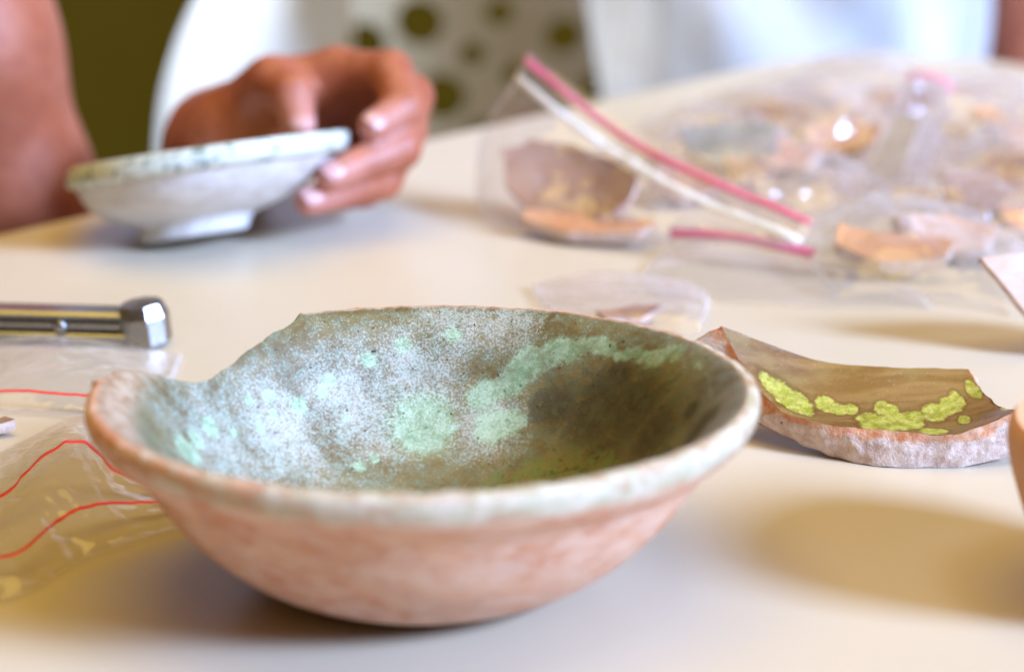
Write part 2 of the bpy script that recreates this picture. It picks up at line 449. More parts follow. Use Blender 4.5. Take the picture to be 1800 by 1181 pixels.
    worn_lit = np.clip((P[:, 2]-3.75)/.4, 0, 1)*np.clip(1.35-np.abs(((ang+45+180) % 360)-180)/95, .0, 1)  # pale worn slip on the rim; front-right bias also paints the bright light there
    chalk_lit = np.clip(1.1-np.abs(((ang+62+180) % 360)-180)/70, 0, 1)  # chalky bloom, weighted front-right to lighten the lit side in the colour too
    sub('clay_body', body, M['terra'], dict(worn_lit=worn_lit, chalk_lit=chalk_lit))
    sub('glazed_lining', lin, M['glaze'], dict(mint=mint, dark=dark, olive=olive, bloom_sheen=bloom_sheen, edge=edge), I0*NPH)
    sub('chipped_edge', brk, M['brk'], dict(fresh=np.full(len(P), .62)))
build_bowl()

# ------------------------------------------------------------------ the glazed sherd beside it
def build_sherd():
    front = np.array([(7.23, 65.28, 1.15), (8.36, 64.65, 1.0), (9.97, 64.18, 1.0), (11.69, 63.75, 1.05), (13.35, 63.9, 1.65)])
    back = np.array([(5.75, 67.3, 2.95), (8.32, 67.3, 2.0), (10.31, 66.9, 1.9), (11.69, 66.8, 1.9), (12.5, 66.7, 1.9)])
    rows = []
    for t in (0, .33, .67, 1):
        r = front*(1-t)+back*t; r[:, 2] -= .30*math.sin(math.pi*t); rows.append(r)
    NU, NV = 150, 60
    T = patch(rows, NU, NV)
    bf = np.array([(6.45, 66.2, .62), (8.42, 64.87, .10), (9.97, 64.05, .02), (11.96, 64.06, .0), (13.60, 64.3, .35)])
    bb = np.array([(4.95, 67.5, 2.42), (8.0, 68.0, 1.5), (10.3, 67.7, 1.35), (11.9, 67.5, 1.35), (12.9, 67.3, 1.4)])
    rows = []
    for t in (0, .33, .67, 1):
        r = bf*(1-t)+bb*t; r[:, 2] -= .42*math.sin(math.pi*t); r[:, 2] = np.maximum(r[:, 2], .02); rows.append(r)
    B = patch(rows, NU, NV); B[:, :, 2] = np.maximum(B[:, :, 2], .01)
    # ragged break line: nudge the outline of the top face
    o = np.array([10, 65.5, 0])
    def rag(G, amp, seed):
        ctr = G.reshape(-1, 3).mean(0)
        for (j, i) in [(j, i) for j in (0, NV-1) for i in range(NU)]+[(j, i) for i in (0, NU-1) for j in range(1, NV-1)]:
            p = G[j, i]; a = amp*(.4 if j == NV-1 else 1)
            d = ctr-p; d[2] = 0; d /= np.linalg.norm(d)+1e-6
            G[j, i] = p+d*abs(noise.noise(Vector(p*1.3)+Vector((seed, 0, 0))))*a*2+Vector((0, 0, a*.7*noise.noise(Vector(p*2.6)+Vector((0, seed, 0)))))
    rag(T, .07, 3); rag(B, .05, 9); B[:, :, 2] = np.maximum(B[:, :, 2], .01)
    root = tag(empty('pottery_sherd', o), 'curved sherd with yellow blotches on brown glaze, standing beside the large bowl', 'sherd')
    # yellow blotches in grid coordinates (u, v, ru, rv)
    uu, vv = np.meshgrid(np.linspace(0, 1, NU), np.linspace(0, 1, NV))
    f = np.full(uu.shape, -2.)
    for (u, v, ru, rv) in ((.10, .40, .055, .23), (.15, .36, .05, .2), (.065, .5, .035, .16), (.26, .47, .035, .12), (.30, .43, .035, .1), (.35, .45, .025, .09),
                           (.47, .50, .03, .10), (.50, .47, .03, .09), (.46, .16, .07, .2), (.52, .24, .07, .2), (.58, .30, .045, .17), (.42, .28, .045, .13), (.66, .10, .05, .08), (.60, .40, .03, .1),
                           (.68, .48, .05, .13), (.75, .56, .04, .12), (.80, .60, .04, .13), (.80, .30, .025, .09), (.93, .72, .04, .13), (.985, .2, .02, .1)):
        u += .015; ru *= 1.2; rv *= 1.1; d = np.hypot((uu-u)/ru, (vv-v)/rv); f = np.maximum(f, np.maximum(1-d, -2))
    mesh('glazed_face', (T-o).reshape(-1, 3), grid_faces(NU, NV), M['sglaze'], root, attrs=dict(blob=f.reshape(-1)))
    mesh('clay_back', (B-o).reshape(-1, 3), grid_faces(NU, NV, flip=True), M['clay_brown'], root)
    # break faces all round
    loop = [(0, i) for i in range(NU)]+[(j, NU-1) for j in range(1, NV)]+[(NV-1, i) for i in range(NU-2, -1, -1)]+[(j, 0) for j in range(NV-2, 0, -1)]
    NR = 12; S = np.zeros((NR, len(loop), 3)); fr = np.zeros((NR, len(loop)))
    for q, (j, i) in enumerate(loop):
        a, b = T[j, i], B[j, i]
        out = (a+b)/2-o; out[2] = 0; out /= np.linalg.norm(out)+1e-6
        for r in range(NR):
            t = r/(NR-1); p = a*(1-t)+b*t
            bul = math.sin(math.pi*t)
            isf = 1.0 if j == 0 else .4
            p = p+out*bul*(.10*isf+.17*fbm(p[0], p[1], p[2], 1.6, 4))+Vector((0, 0, bul*.08*noise.noise(Vector(p*3.1))))
            S[r, q] = p
            fr[r, q] = (.85-1.6*t) if j == 0 else .85-1.0*t
    S[:, :, 2] = np.maximum(S[:, :, 2], .01)
    n = len(loop)
    mesh('broken_edge', (S-o).reshape(-1, 3), grid_faces(n, NR, 0, True, True), M['brk'], root, attrs=dict(fresh=fr.reshape(-1)))
build_sherd()

# ------------------------------------------------------------------ generic flat sherds
def make_sherd(label, outline, curve, thick, rot, loc, face, back, edge=None, seed=1, group=None, fresh=.3, name='pottery_sherd'):
    """outline: points (cm) round the origin; curve: dish depth; face up before rotation"""
    rnd = random.Random(seed)
    N = 96; ol = np.array(outline, float)
    pts = []
    per = np.linalg.norm(np.roll(ol, -1, 0)-ol, axis=1); cum = np.concatenate([[0], np.cumsum(per)])
    for k in range(N):
        d = k/N*cum[-1]; i = min(np.searchsorted(cum, d, 'right')-1, len(ol)-1); t = (d-cum[i])/per[i]
        p = ol[i]*(1-t)+ol[(i+1) % len(ol)]*t
        nz = 1+.05*noise.noise(Vector((p[0]*1.1, p[1]*1.1, seed)))+.02*noise.noise(Vector((p[0]*4, p[1]*4, seed)))
        pts.append(p*nz)
    pts = np.array(pts); RR = np.abs(pts).max()
    def hz(x, y): return curve*(x*x*.8+y*y*.5)/(RR*RR)+.04*noise.noise(Vector((x*.8, y*.8, seed+4)))
    rings = 14; top = []; bot = []
    for r in range(rings+1):
        s_ = 1-r/rings*.995
        for p in pts:
            x, y = p*s_
            top.append((x, y, hz(x, y)+thick/2)); bot.append((x*.97, y*.97, hz(x, y)-thick/2))
    Rm = Matrix.Rotation(0, 3, 'X')
    from mathutils import Euler
    Rm = np.array(Euler([math.radians(a) for a in rot]).to_matrix())
    top = np.array(top) @ Rm.T; bot = np.array(bot) @ Rm.T
    side = []; NR = 6
    for r in range(NR):
        t = r/(NR-1)
        for k in range(N):
            p = top[k]*(1-t)+bot[k]*t
            side.append(p*(1+.03*math.sin(math.pi*t)*(1+2*noise.noise(Vector(p*2.2)))))
    side = np.array(side)
    root = tag(empty(name, loc), label, 'sherd', group)
    mesh('glazed_face', top, grid_faces(N, rings+1, 0, True), face, root, attrs=dict(worn_lit=np.zeros(len(top)), blob=np.full(len(top), -2.)))
    mesh('clay_back', bot, grid_faces(N, rings+1, 0, True, True), back, root)
    mesh('broken_edge', side, grid_faces(N, NR, 0, True, True), edge or M['brk'], root, attrs=dict(fresh=np.full(len(side), fresh)))
    zmin = min(top[:, 2].min(), bot[:, 2].min(), side[:, 2].min())
    if loc[2] is not None: pass
    return root, zmin

make_sherd('pale peach sherd propped up beside the bags at the edge of the picture', [(-2.9, 1.35), (-.3, 1.55), (2.6, 1.2), (3.0, -1.2), (.6, -1.7), (-1.1, -.9)], .4, .55,
           (66, 0, 8), (16.9, 74.2, 1.62), M['clay_pale'], M['clay_pale'], seed=3, fresh=.2)

# peach bowl standing just outside the frame, its rim edge showing
def revolve(name, prof, m, parent, n=120, wob=.0, attrs=None, shear=(0, 0), closed=True):
    prof = np.array(prof); V = []
    for r, z in prof:
        for k in range(n):
            a = k/n*2*math.pi; rr = r*(1+wob*math.sin(3*a+1))
            V.append((rr*math.cos(a)+shear[0]*z, rr*math.sin(a)+shear[1]*z, z))
    at = {k: np.full(len(V), v) for k, v in (attrs or {}).items()}
    return mesh(name, V, grid_faces(n, len(prof), 0, True), m, parent, attrs=at)
r = tag(empty('bowl', (15.0, 55.2, 0)), 'orange terracotta bowl mostly outside the frame, beside the yellow-blotched sherd', 'bowl')
revolve('clay_body', spline([(0, .05), (1.5, 0), (2.0, .3), (2.9, 1.5), (3.4, 2.8), (3.6, 3.6), (3.6, 4.1), (3.45, 4.35)], 40), M['clay_orange'], r, wob=.004)
revolve('inner_face', spline([(3.45, 4.35), (3.2, 4.1), (2.95, 3.3), (2.4, 2.0), (1.3, .8), (0, .6)], 30), M['clay_orange'], r, wob=.004)

# ------------------------------------------------------------------ small bowl held in the hand
SB = empty('small_bowl', (-11.2, 87.0, .30))
tag(SB, 'small pale grey footed bowl with green-splashed rim, tilted in the hand', 'bowl')
SB.rotation_euler = (math.radians(-13.5), math.radians(-8.2), 0)
revolve('body', spline([(0, .4), (1.7, .42), (2.2, .55), (3.1, .85), (3.95, 1.35), (4.4, 1.85), (4.55, 2.1)], 30), M['slip'], SB, wob=.006, shear=(.36, 0))
revolve('foot_ring', spline([(1.45, .5), (1.5, .02), (1.7, -.08), (1.95, .0), (1.98, .3), (2.12, .53)], 16), M['slip'], SB, shear=(.36, 0))
revolve('rim_band', spline([(4.55, 2.1), (4.84, 2.16), (4.98, 2.35), (4.95, 2.72), (4.84, 2.86), (4.68, 2.83), (4.5, 2.55)], 30), M['rimgreen'], SB, wob=.006, shear=(.36, 0))
revolve('inner_face', spline([(4.5, 2.55), (4.2, 2.2), (3.4, 1.5), (2.2, 1.0), (0, .8)], 24), M['rimgreen'], SB, wob=.006, shear=(.36, 0))

# ------------------------------------------------------------------ signed-distance body builder (continuous limbs)
class SDF:
    def __init__(s, lo, hi, h):
        s.lo = np.array(lo, float); s.h = h
        s.n = np.ceil((np.array(hi)-s.lo)/h).astype(int)+1
    def new(s): return np.full(s.n, 9., dtype=np.float32)
    def cap(s, F, a, b, ra, rb, k, flat=None):
        a = np.array(a, float); b = np.array(b, float); mx = max(ra, rb)+1.2
        i0 = np.maximum(((np.minimum(a, b)-mx-s.lo)/s.h).astype(int), 0)
        i1 = np.minimum(((np.maximum(a, b)+mx-s.lo)/s.h).astype(int)+2, s.n)
        if (i1 <= i0).any(): return F
        ax = [s.lo[q]+np.arange(i0[q], i1[q])*s.h for q in range(3)]
        X, Y, Z = np.meshgrid(*ax, indexing='ij')
        d = b-a; L2 = max((d*d).sum(), 1e-9)
        t = np.clip(((X-a[0])*d[0]+(Y-a[1])*d[1]+(Z-a[2])*d[2])/L2, 0, 1)
        q = np.sqrt((X-a[0]-t*d[0])**2+(Y-a[1]-t*d[1])**2+(Z-a[2]-t*d[2])**2)-(ra+(rb-ra)*t)
        sl = tuple(slice(i0[q2], i1[q2]) for q2 in range(3))
        F[sl] = smin(F[sl], q, k)
        return F
    def chain(s, F, pts, radii, k):
        for a, b, ra, rb in zip(pts[:-1], pts[1:], radii[:-1], radii[1:]): s.cap(F, a, b, ra, rb, k)
        return F
def smin(a, b, k):
    h = np.clip(.5+.5*(b-a)/k, 0, 1); return b*(1-h)+a*h-k*h*(1-h)
def surface_nets(F, lo, h):
    s = F < 0; nx, ny, nz = F.shape
    cs = np.zeros((nx-1, ny-1, nz-1), int); acc = np.zeros((nx-1, ny-1, nz-1, 3)); cnt = np.zeros((nx-1, ny-1, nz-1))
    for d in range(3):
        sh = [nx, ny, nz]; sh[d] -= 1
        A = np.take(F, range(sh[d]), d); B = np.take(F, range(1, sh[d]+1), d)
        cr = (A < 0) != (B < 0); t = np.where(cr, A/(A-B+1e-12), 0)
        o1, o2 = [q for q in range(3) if q != d]
        for e1 in (0, 1):
            for e2 in (0, 1):
                sl = [slice(None)]*3
                sl[o1] = slice(e1, F.shape[o1]-1+e1); sl[o2] = slice(e2, F.shape[o2]-1+e2)
                c = cr[tuple(sl)]; tt = t[tuple(sl)]
                cnt += c
                acc[..., d] += np.where(c, tt, 0); acc[..., o1] += c*e1; acc[..., o2] += c*e2
    act = cnt > 0; ids = np.full(act.shape, -1); ids[act] = np.arange(act.sum())
    g = np.argwhere(act); V = (g+acc[act]/cnt[act][:, None])*h+lo
    faces = []
    for d in range(3):
        o1, o2 = (d+1) % 3, (d+2) % 3
        sh = [slice(1, -1)]*3; 
        A = s[tuple(slice(0, -1) if q == d else slice(1, -1) for q in range(3))]
        B = s[tuple(slice(1, None) if q == d else slice(1, -1) for q in range(3))]
        e = np.argwhere(A != B)
        if not len(e): continue
        fl = A[A != B]
        base = e.copy(); base[:, o1] += 1; base[:, o2] += 1
        def cell(a1, a2):
            c = base.copy(); c[:, o1] -= a1; c[:, o2] -= a2; return ids[c[:, 0], c[:, 1], c[:, 2]]
        q = np.stack([cell(1, 1), cell(0, 1), cell(0, 0), cell(1, 0)], 1)
        q[~fl] = q[~fl][:, ::-1]
        faces.append(q)
    return V, np.vstack(faces)

# ------------------------------------------------------------------ person holding the small bowl: arm and hand
def build_arm():
    S = SDF((-32, 84, -14), (-2, 113, 14), .16)
    palm = S.new()
    fore = [(-18.9, 100.8, -5.6), (-16.0, 100.6, -5.2), (-12.7, 98.3, -2.0), (-11.2, 95.0, 1.9), (-10.6, 93.4, 2.6)]
    S.chain(palm, [(-22.9, 98.6, 11.2), (-21.5, 98.8, 4.6), (-20.0, 99.4, -1.2), (-18.9, 100.8, -5.6)], [4.0, 3.7, 3.2, 2.8], 1.2)
    S.chain(palm, fore, [2.8, 2.5, 2.0, 1.7, 1.65], 1.2)
    # palm: wrist to each knuckle
    W = (-10.2, 93.0, 2.5)
    for kx, r in (((-6.3, 91.9, 4.95), 1.0), ((-5.9, 92.5, 4.3), 1.0), ((-5.9, 92.8, 3.3), .95), ((-6.5, 93.0, 2.4), .85)):
        S.cap(palm, W, kx, 1.35, r, .8)
    S.cap(palm, (-9.9, 92.8, 3.0), (-8.7, 91.8, 4.5), 1.4, 1.0, .9)         # ball of the thumb
    S.cap(palm, (-8.7, 91.8, 4.5), (-6.6, 92.0, 4.9), .9, .8, .8)           # web
    F = palm.copy()
    fing = [
        ([(-9.3, 92.3, 4.1), (-8.75, 91.3, 4.85), (-7.9, 90.3, 4.62), (-7.55, 89.3, 3.62)], [1.1, .92, .80, .58]),
        ([(-6.3, 91.9, 4.95), (-4.35, 90.5, 5.35), (-3.85, 88.7, 4.45), (-4.85, 87.5, 4.05)], [.98, .80, .72, .55]),
        ([(-5.9, 92.5, 4.3), (-3.65, 90.6, 4.45), (-3.95, 88.2, 3.12), (-6.3, 86.35, 2.55)], [.98, .82, .74, .54]),
        ([(-5.9, 92.8, 3.3), (-3.85, 90.9, 3.15), (-4.6, 88.3, 1.95), (-7.05, 86.3, 1.68)], [.95, .78, .70, .52]),
        ([(-6.5, 93.0, 2.4), (-4.6, 91.6, 1.9), (-5.3, 89.6, 1.25), (-6.6, 88.4, 1.16)], [.85, .68, .60, .46])]
    tips = []
    for pts, rad in fing:
        f = S.new(); S.chain(f, pts, rad, .22)
        F = np.minimum(F, smin(palm, f, .35)); tips.append((pts[-2], pts[-1], rad[-1]))
    V, Q = surface_nets(F, S.lo, S.h)
    tip = np.zeros(len(V))
    for a, b, rr in tips:
        tip = np.maximum(tip, np.clip(1.5-np.linalg.norm(V-np.array(b), axis=1)/1.3, 0, 1))
    o = np.array([-20., 106., -12.])
    root = tag(empty('person', o), 'bare brown arm and hand with fingers curled round the small pale bowl', 'person')
    mesh('arm', V-o, Q, M['skin'], root, attrs=dict(tip=tip))
    # nails: small domed ovals on the finger tips
    camv = np.array([0, 0, 23.5])
    for (a, b, rr), upv in zip(tips, ((.35, -.75, .55), (-.1, -.75, .65), (-.15, -.75, .65), (-.2, -.8, .55), (-.2, -.7, .6))):
        a = np.array(a); b = np.array(b); ax = b-a; ax /= np.linalg.norm(ax)
        up = np.array(upv); up -= ax*(up@ax); up /= np.linalg.norm(up); sd = np.cross(ax, up)
        c = b+ax*.05
        Vn = []; nu, nv = 15, 11
        for j in range(nv):
            for i in range(nu):
                s_ = (i/(nu-1)*2-1); t = (j/(nv-1)*2-1)
                w = math.sqrt(max(0, 1-abs(s_)**3)); 
                th = t*w*.85
                Vn.append(c+ax*(s_*.42-.05)+(up*math.cos(th)+sd*math.sin(th))*(rr*(1.05-.10*max(0, s_)))-up*(.02+.05*max(0, s_)))
        mesh('fingernail', np.array(Vn)-o, grid_faces(nu, nv), M['nail'], root)
build_arm()

# ------------------------------------------------------------------ steel tool
def tube(path, radii, n=16, ell=1.0, cap=True):
    """swept round bar; ell squashes it vertically"""
    path = np.array(path, float); V = []
    for i, p in enumerate(path):
        t = path[min(i+1, len(path)-1)]-path[max(i-1, 0)]; t /= np.linalg.norm(t)
        s_ = np.cross(t, (0, 0, 1)); s_ /= np.linalg.norm(s_)+1e-9; u = np.cross(s_, t)
        for k in range(n):
            a = k/n*2*math.pi; V.append(p+(s_*math.cos(a)+u*math.sin(a)*ell)*radii[i])
    F = grid_faces(n, len(path), 0, True, True)
    if cap: F += [tuple(range(n)), tuple(range(len(V)-1, len(V)-n-1, -1))]
    return V, F
def box(lo, hi, bev=.06):
    x0, y0, z0 = lo; x1, y1, z1 = hi; V = []
    for z, b in ((z0, bev), (z0+bev, 0), (z1-bev, 0), (z1, bev)):
        V += [(x0+b, y0+b, z), (x1-b, y0+b, z), (x1-b, y1-b, z), (x0+b, y1-b, z)]
    return V, grid_faces(4, 4, 0, True)+[(3, 2, 1, 0), (12, 13, 14, 15)]
def build_tool():
    root = tag(empty('steel_tool', (-11.2, 75.1, 0)), 'steel hand tool with a round knob end lying behind the red-striped bags', 'tool')
    root.rotation_euler = (0, 0, math.radians(-5))
    v, f = box((-11, -.55, .12), (-.5, .55, .42), .05); mesh('lower_bar', v, f, M['steel'], root, smooth=False)
    v, f = box((-11, -.42, .43), (-.6, .42, .82), .12); mesh('channel', v, f, M['steel'], root, smooth=False)
    v, f = box((-11, -.5, .83), (-.7, .5, 1.08), .08); mesh('upper_bar', v, f, M['steel'], root, smooth=False)
    for x in (-2.6, -5.6, -8.6):
        V, F = tube([(x, -.36, .62), (x, -.52, .62), (x, -.58, .62)], [.22, .22, .14], 16); mesh('rivet', V, F, M['steel'], root)
    pr = [(0, .0), (.62, .0), (.78, .12), (.80, .95), (.66, 1.32), (0, 1.36)]
    o = revolve('end_knob', pr, M['steel'], root, 9); o.rotation_euler = (0, math.radians(-6), math.radians(12))
    o.data.polygons.foreach_set('use_smooth', [False]*len(o.data.polygons))
build_tool()

# ------------------------------------------------------------------ plastic zip bags
def build_bag(label, ctrl, puff, crum, seed, zips, film='film', nu=90, nv=90, group=None, freq=.5, zmin=.02):
    """ctrl: rows (mouth -> bottom) of points on the bag's mid surface; zips: (v, width, material, side)"""
    Pm = patch(ctrl, nu, nv); N = grid_normals(Pm)
    if N[..., 2].mean() < 0: N = -N
    u = np.linspace(0, 1, nu)[None, :]; v = np.linspace(0, 1, nv)[:, None]
    env = np.clip(np.sin(math.pi*u), 0, 1)**.5*np.clip(v*5, 0, 1)*np.clip((1-v)*6, 0, 1)**.5
    layers = []
    for sgn, sd in ((1, seed), (-1, seed+31)):
        G = Pm+N*(sgn*puff*env)[..., None]
        ca, sa = math.cos(seed*1.3), math.sin(seed*1.3)
        for j in range(nv):
            for i in range(nu):
                p = G[j, i]
                # creases run mostly one way in each bag: stretch the noise along that way
                x = (p[0]*ca+p[1]*sa)*.28; y = -p[0]*sa+p[1]*ca
                q = Vector((x, y, p[2]))*freq+Vector((sd*3.1, sd*1.7, 0))
                wv = noise.noise_vector(q*.8)*.5
                a = noise.noise(q+wv); b = noise.noise(q*2.1+wv*1.5+Vector((9, 1, 4))); c = noise.noise(Vector((p[0], p[1], p[2]))*freq*2.6+Vector((2, sd, 1)))
                rid = (.5-abs(a))*1.2+(.4-abs(b))*.55+(.35-abs(c))*.34
                G[j, i] = p+N[j, i]*crum*rid*(.45+.55*env[j, i])
        G[..., 2] = np.maximum(G[..., 2], zmin if sgn < 0 else zmin+.04)
        layers.append(G)
    o = Pm.reshape(-1, 3).mean(0); o[2] = 0
    root = tag(empty('zip_bag', o), label, 'plastic bag', group)
    V = np.vstack([(L-o).reshape(-1, 3) for L in layers])
    mesh('film', V, grid_faces(nu, nv)+grid_faces(nu, nv, nu*nv, flip=True), M[film], root)
    for i in (0, nu-1):                                    # welded side seams
        k = 1 if i == 0 else -1
        E0 = np.stack([layers[0][:, i], layers[0][:, i+k], layers[0][:, i+2*k]]); E0[..., 2] += .02
        mesh('side_seam', (E0-o).reshape(-1, 3), grid_faces(nv, 3), M['seam'], root)
    for (zv, w, mt, nm, lay) in zips:
        G = layers[lay]; j = zv*(nv-1); j0 = int(j); f = j-j0
        line = G[j0]*(1-f)+G[min(j0+1, nv-1)]*f
        nn = N[j0]*(1 if lay == 0 else -1)
        dv = np.gradient(Pm, axis=0)[j0]; dv /= np.linalg.norm(dv, axis=1, keepdims=True)+1e-9
        S = np.zeros((5, nu, 3))
        for r, (a, hgt) in enumerate(((-.5, 0), (-.45, .06), (0, .09), (.45, .06), (.5, 0))):
            S[r] = line+dv*(a*w)+nn*(.012+hgt*w*.8)
        S[..., 2] = np.maximum(S[..., 2], zmin+.03)
        mesh(nm, (S-o).reshape(-1, 3), grid_faces(nu, 5), M[mt], root)
    return root

# standing bag behind the bowl, mouth open towards the back
build_bag('clear zip bag standing open with a long pink zip stripe, behind the large bowl',
    [[(.66, 92.3, 5.75), (4.09, 90.0, 3.62), (7.15, 87.0, 2.58), (10.2, 83.2, 2.0)],
     [(.1, 92.3, 4.75), (3.5, 89.7, 2.40), (5.95, 86.6, 1.47), (9.49, 82.4, 1.15)],
     [(-1.0, 92.8, 2.7), (.7, 89.4, 1.95), (3.4, 87, 1.27), (7.3, 83.6, .86)],
     [(-1.3, 91.6, .5), (-.6, 88.5, .35), (1.97, 86.3, .34), (5.4, 84.6, .40)]],
    .5, .22, 11, [(.10, .30, 'pink', 'zip_strip', 0), (.30, .30, 'white', 'zip_track', 0)], 'film2')
make_sherd('brown sherd inside the standing bag with the long pink stripe', [(-2.6, .3), (-2.0, 1.2), (-.6, 1.7), (1.2, 1.5), (2.6, .7), (2.9, -.4), (1.8, -1.2), (-.2, -1.5), (-2.0, -.9)], 1.5, .5, (40, 8, -28), (2.1, 89.4, 1.15), M['clay_brown'], M['clay_brown'], seed=5)
make_sherd('reddish flat sherd lying low in the standing bag with the long pink stripe', [(-2.4, .5), (0, .9), (2.4, .6), (2.2, -.6), (-.4, -.9), (-2.2, -.5)], .2, .4, (8, 0, -22), (2.6, 87.2, .45), M['clay_orange'], M['clay_brown'], seed=8)
# flat bag in front of it
build_bag('flat clear zip bag with a short pink stripe lying in front of the standing bag',
    [[(5.5, 85.3, 1.1), (7.0, 84.6, 1.25), (8.6, 83.7, 1.2), (10.3, 82.9, .95)],
     [(5.3, 85.0, .35), (6.8, 84.3, .5), (8.4, 83.5, .5), (10.1, 82.6, .4)],
     [(4.6, 83.2, .25), (6.6, 82.8, .5), (9.0, 81.8, .6), (11.6, 81.0, .5)],
     [(4.4, 81.4, .1), (6.5, 80.9, .2), (9.4, 80.3, .3), (13.0, 79.9, .3)],
     [(4.8, 79.8, .05), (7.0, 79.2, .08), (10.0, 78.6, .1), (13.6, 78.6, .08)]],
    .1, .14, 17, [(.09, .36, 'pink', 'zip_strip', 0)], 'film')
make_sherd('orange sherd under film between the flat bag and the propped peach sherd', [(-1.9, .7), (.2, 1.1), (2.0, .6), (1.9, -.5), (-.2, -.9), (-1.7, -.6)], .5, .5, (14, 5, -12), (12.6, 82.4, .75), M['clay_orange'], M['clay_orange'], seed=12)
make_sherd('small dark red sherd behind the orange sherd', [(-.9, .6), (.3, .8), (1.1, .1), (.2, -.7), (-.9, -.5)], .3, .5, (30, 10, 20), (13.9, 84.4, .8), M['clay_brown'], M['clay_brown'], seed=14)
build_bag('clear zip bag over the orange sherd near the propped peach sherd',
    [[(9.6, 87.4, .4), (11.8, 88.0, 1.0), (14.4, 87.8, 1.0), (17.0, 87.0, .5)],
     [(9.8, 85.0, .6), (12.0, 85.2, 1.6), (14.4, 85.2, 1.6), (17.2, 84.6, .8)],
     [(10.0, 82.0, .5), (12.4, 82.0, 1.5), (14.8, 82.0, 1.2), (17.0, 81.6, .6)],
     [(10.4, 79.6, .1), (12.6, 79.2, .3), (14.8, 78.6, .3), (16.2, 77.6, .2)]],
    .3, .25, 23, [], 'film')
# bag with the upright folded mouth
build_bag('clear zip bag whose narrow folded mouth stands upright among the pile',
    [[(15.9, 101.5, 3.1), (16.5, 101.0, 3.3), (17.2, 100.4, 3.2), (17.5, 100.0, 2.9)],
     [(14.9, 98.5, 2.2), (15.6, 97.8, 2.4), (16.3, 97.2, 2.3), (16.6, 96.6, 1.9)],
     [(13.2, 94.8, 1.0), (14.0, 94.0, 1.3), (14.8, 93.4, 1.2), (15.4, 93, .8)],
     [(11.8, 92.2, .2), (13.0, 91.2, .4), (14.2, 90.6, .4), (15.2, 90.4, .2)]],
    .35, .12, 29, [(.05, .42, 'pink', 'zip_strip', 0)], 'film2', 48, 48)
make_sherd('tan flat sherd inside the bag with the upright folded mouth', [(-.55, 2.0), (.5, 2.1), (.7, -1.6), (-.6, -1.8)], .1, .3, (28, 0, -24), (14.6, 95.2, 1.25), M['clay_tan'], M['clay_brown'], seed=15)
# the pile further back
def heap(cx, cy, w, d, h, rz, sd, label, zips=(), film='film2', crum=.45):
    rnd = random.Random(sd); rows = []
    for j, b in enumerate((0, .25, .5, .75, 1)):
        row = []
        for i, a in enumerate((0, .25, .5, .75, 1)):
            x = (a-.5)*w*(1+.15*rnd.uniform(-1, 1)); y = (.5-b)*d*(1+.15*rnd.uniform(-1, 1))
            z = h*math.sin(math.pi*a)**.7*math.sin(math.pi*b)**.7*(.7+.5*rnd.random())+.25
            c, s_ = math.cos(rz), math.sin(rz)
            row.append((cx+x*c-y*s_, cy+x*s_+y*c, z))
        rows.append(row)
    build_bag(label, rows, .3, crum, sd, list(zips), film, 80, 80)
heap(7.6, 96.5, 8.5, 9, 1.9, .3, 41, 'crumpled clear bag over a grey-green sherd, just behind the standing bag')
heap(11.5, 103.5, 9, 9, 1.8, -.2, 43, 'crumpled clear bag near the far edge, in front of the white shirt', crum=.3)
heap(19.3, 104.5, 8, 9, 1.9, .5, 45, 'crumpled clear bag with pink zip beside the upright folded mouth', [(.14, .35, 'pink', 'zip_strip', 0)])
heap(19.0, 94.0, 8, 8, 1.7, -.4, 47, 'crumpled clear bag over dark sherds behind the propped peach sherd')
heap(18.0, 87.5, 6.5, 7, 1.3, .2, 48, 'crumpled clear bag directly behind the propped peach sherd')
heap(14.8, 107.5, 7, 8, 2.2, .1, 51, 'crumpled clear bag at the far corner of the pile, below the white shirt')
heap(21.2, 99.0, 7, 8, 2.2, -.7, 52, 'crumpled clear bag over the pinkish sherd at the far right edge')
heap(13.6, 100.6, 7, 7, 2.0, 1.2, 54, 'crumpled clear bag just behind the upright folded mouth')
heap(15.6, 88.6, 6, 6, 1.5, -.3, 56, 'crumpled clear bag between the orange sherd and the upright folded mouth')
heap(11.0, 92.5, 6, 6, 1.2, .9, 49, 'small crumpled clear bag between the standing bag and the upright folded mouth')
make_sherd('grey-green glazed sherd inside the crumpled bag behind the standing bag', [(-1.9, .6), (0, 1.3), (1.9, .8), (1.7, -.8), (-.4, -1.2), (-1.8, -.7)], .7, .45, (28, 0, 10), (8.4, 97.0, .95), M['grey_glaze'], M['clay_brown'], seed=21)
make_sherd('small dark sherd next to the grey-green one in the same bag', [(-.9, .5), (.5, .8), (1.0, -.3), (-.4, -.7)], .3, .45, (20, 10, 0), (8.9, 94.6, .6), M['clay_brown'], M['clay_brown'], seed=22)
make_sherd('purplish brown sherd in the bag nearest the white shirt', [(-1.7, .5), (.3, 1.0), (1.8, .2), (.9, -.9), (-1.2, -.8)], .4, .4, (18, 0, 30), (11.0, 104.0, .7), M['clay_brown'], M['clay_brown'], seed=23)
make_sherd('dark brown sherd with tilted face in the bag behind the propped peach sherd', [(-1.4, .7), (.4, 1.1), (1.5, 0), (.4, -1.0), (-1.2, -.6)], .4, .45, (30, -8, -20), (19.2, 93.6, .8), M['clay_brown'], M['clay_brown'], seed=24)
make_sherd('orange-brown sherd low in the crumpled bag directly behind the propped peach sherd', [(-1.2, .5), (.2, .8), (1.3, .1), (.4, -.8), (-1.0, -.6)], .3, .4, (25, 5, 10), (18.2, 87.0, .65), M['clay_orange'], M['clay_brown'], seed=25)
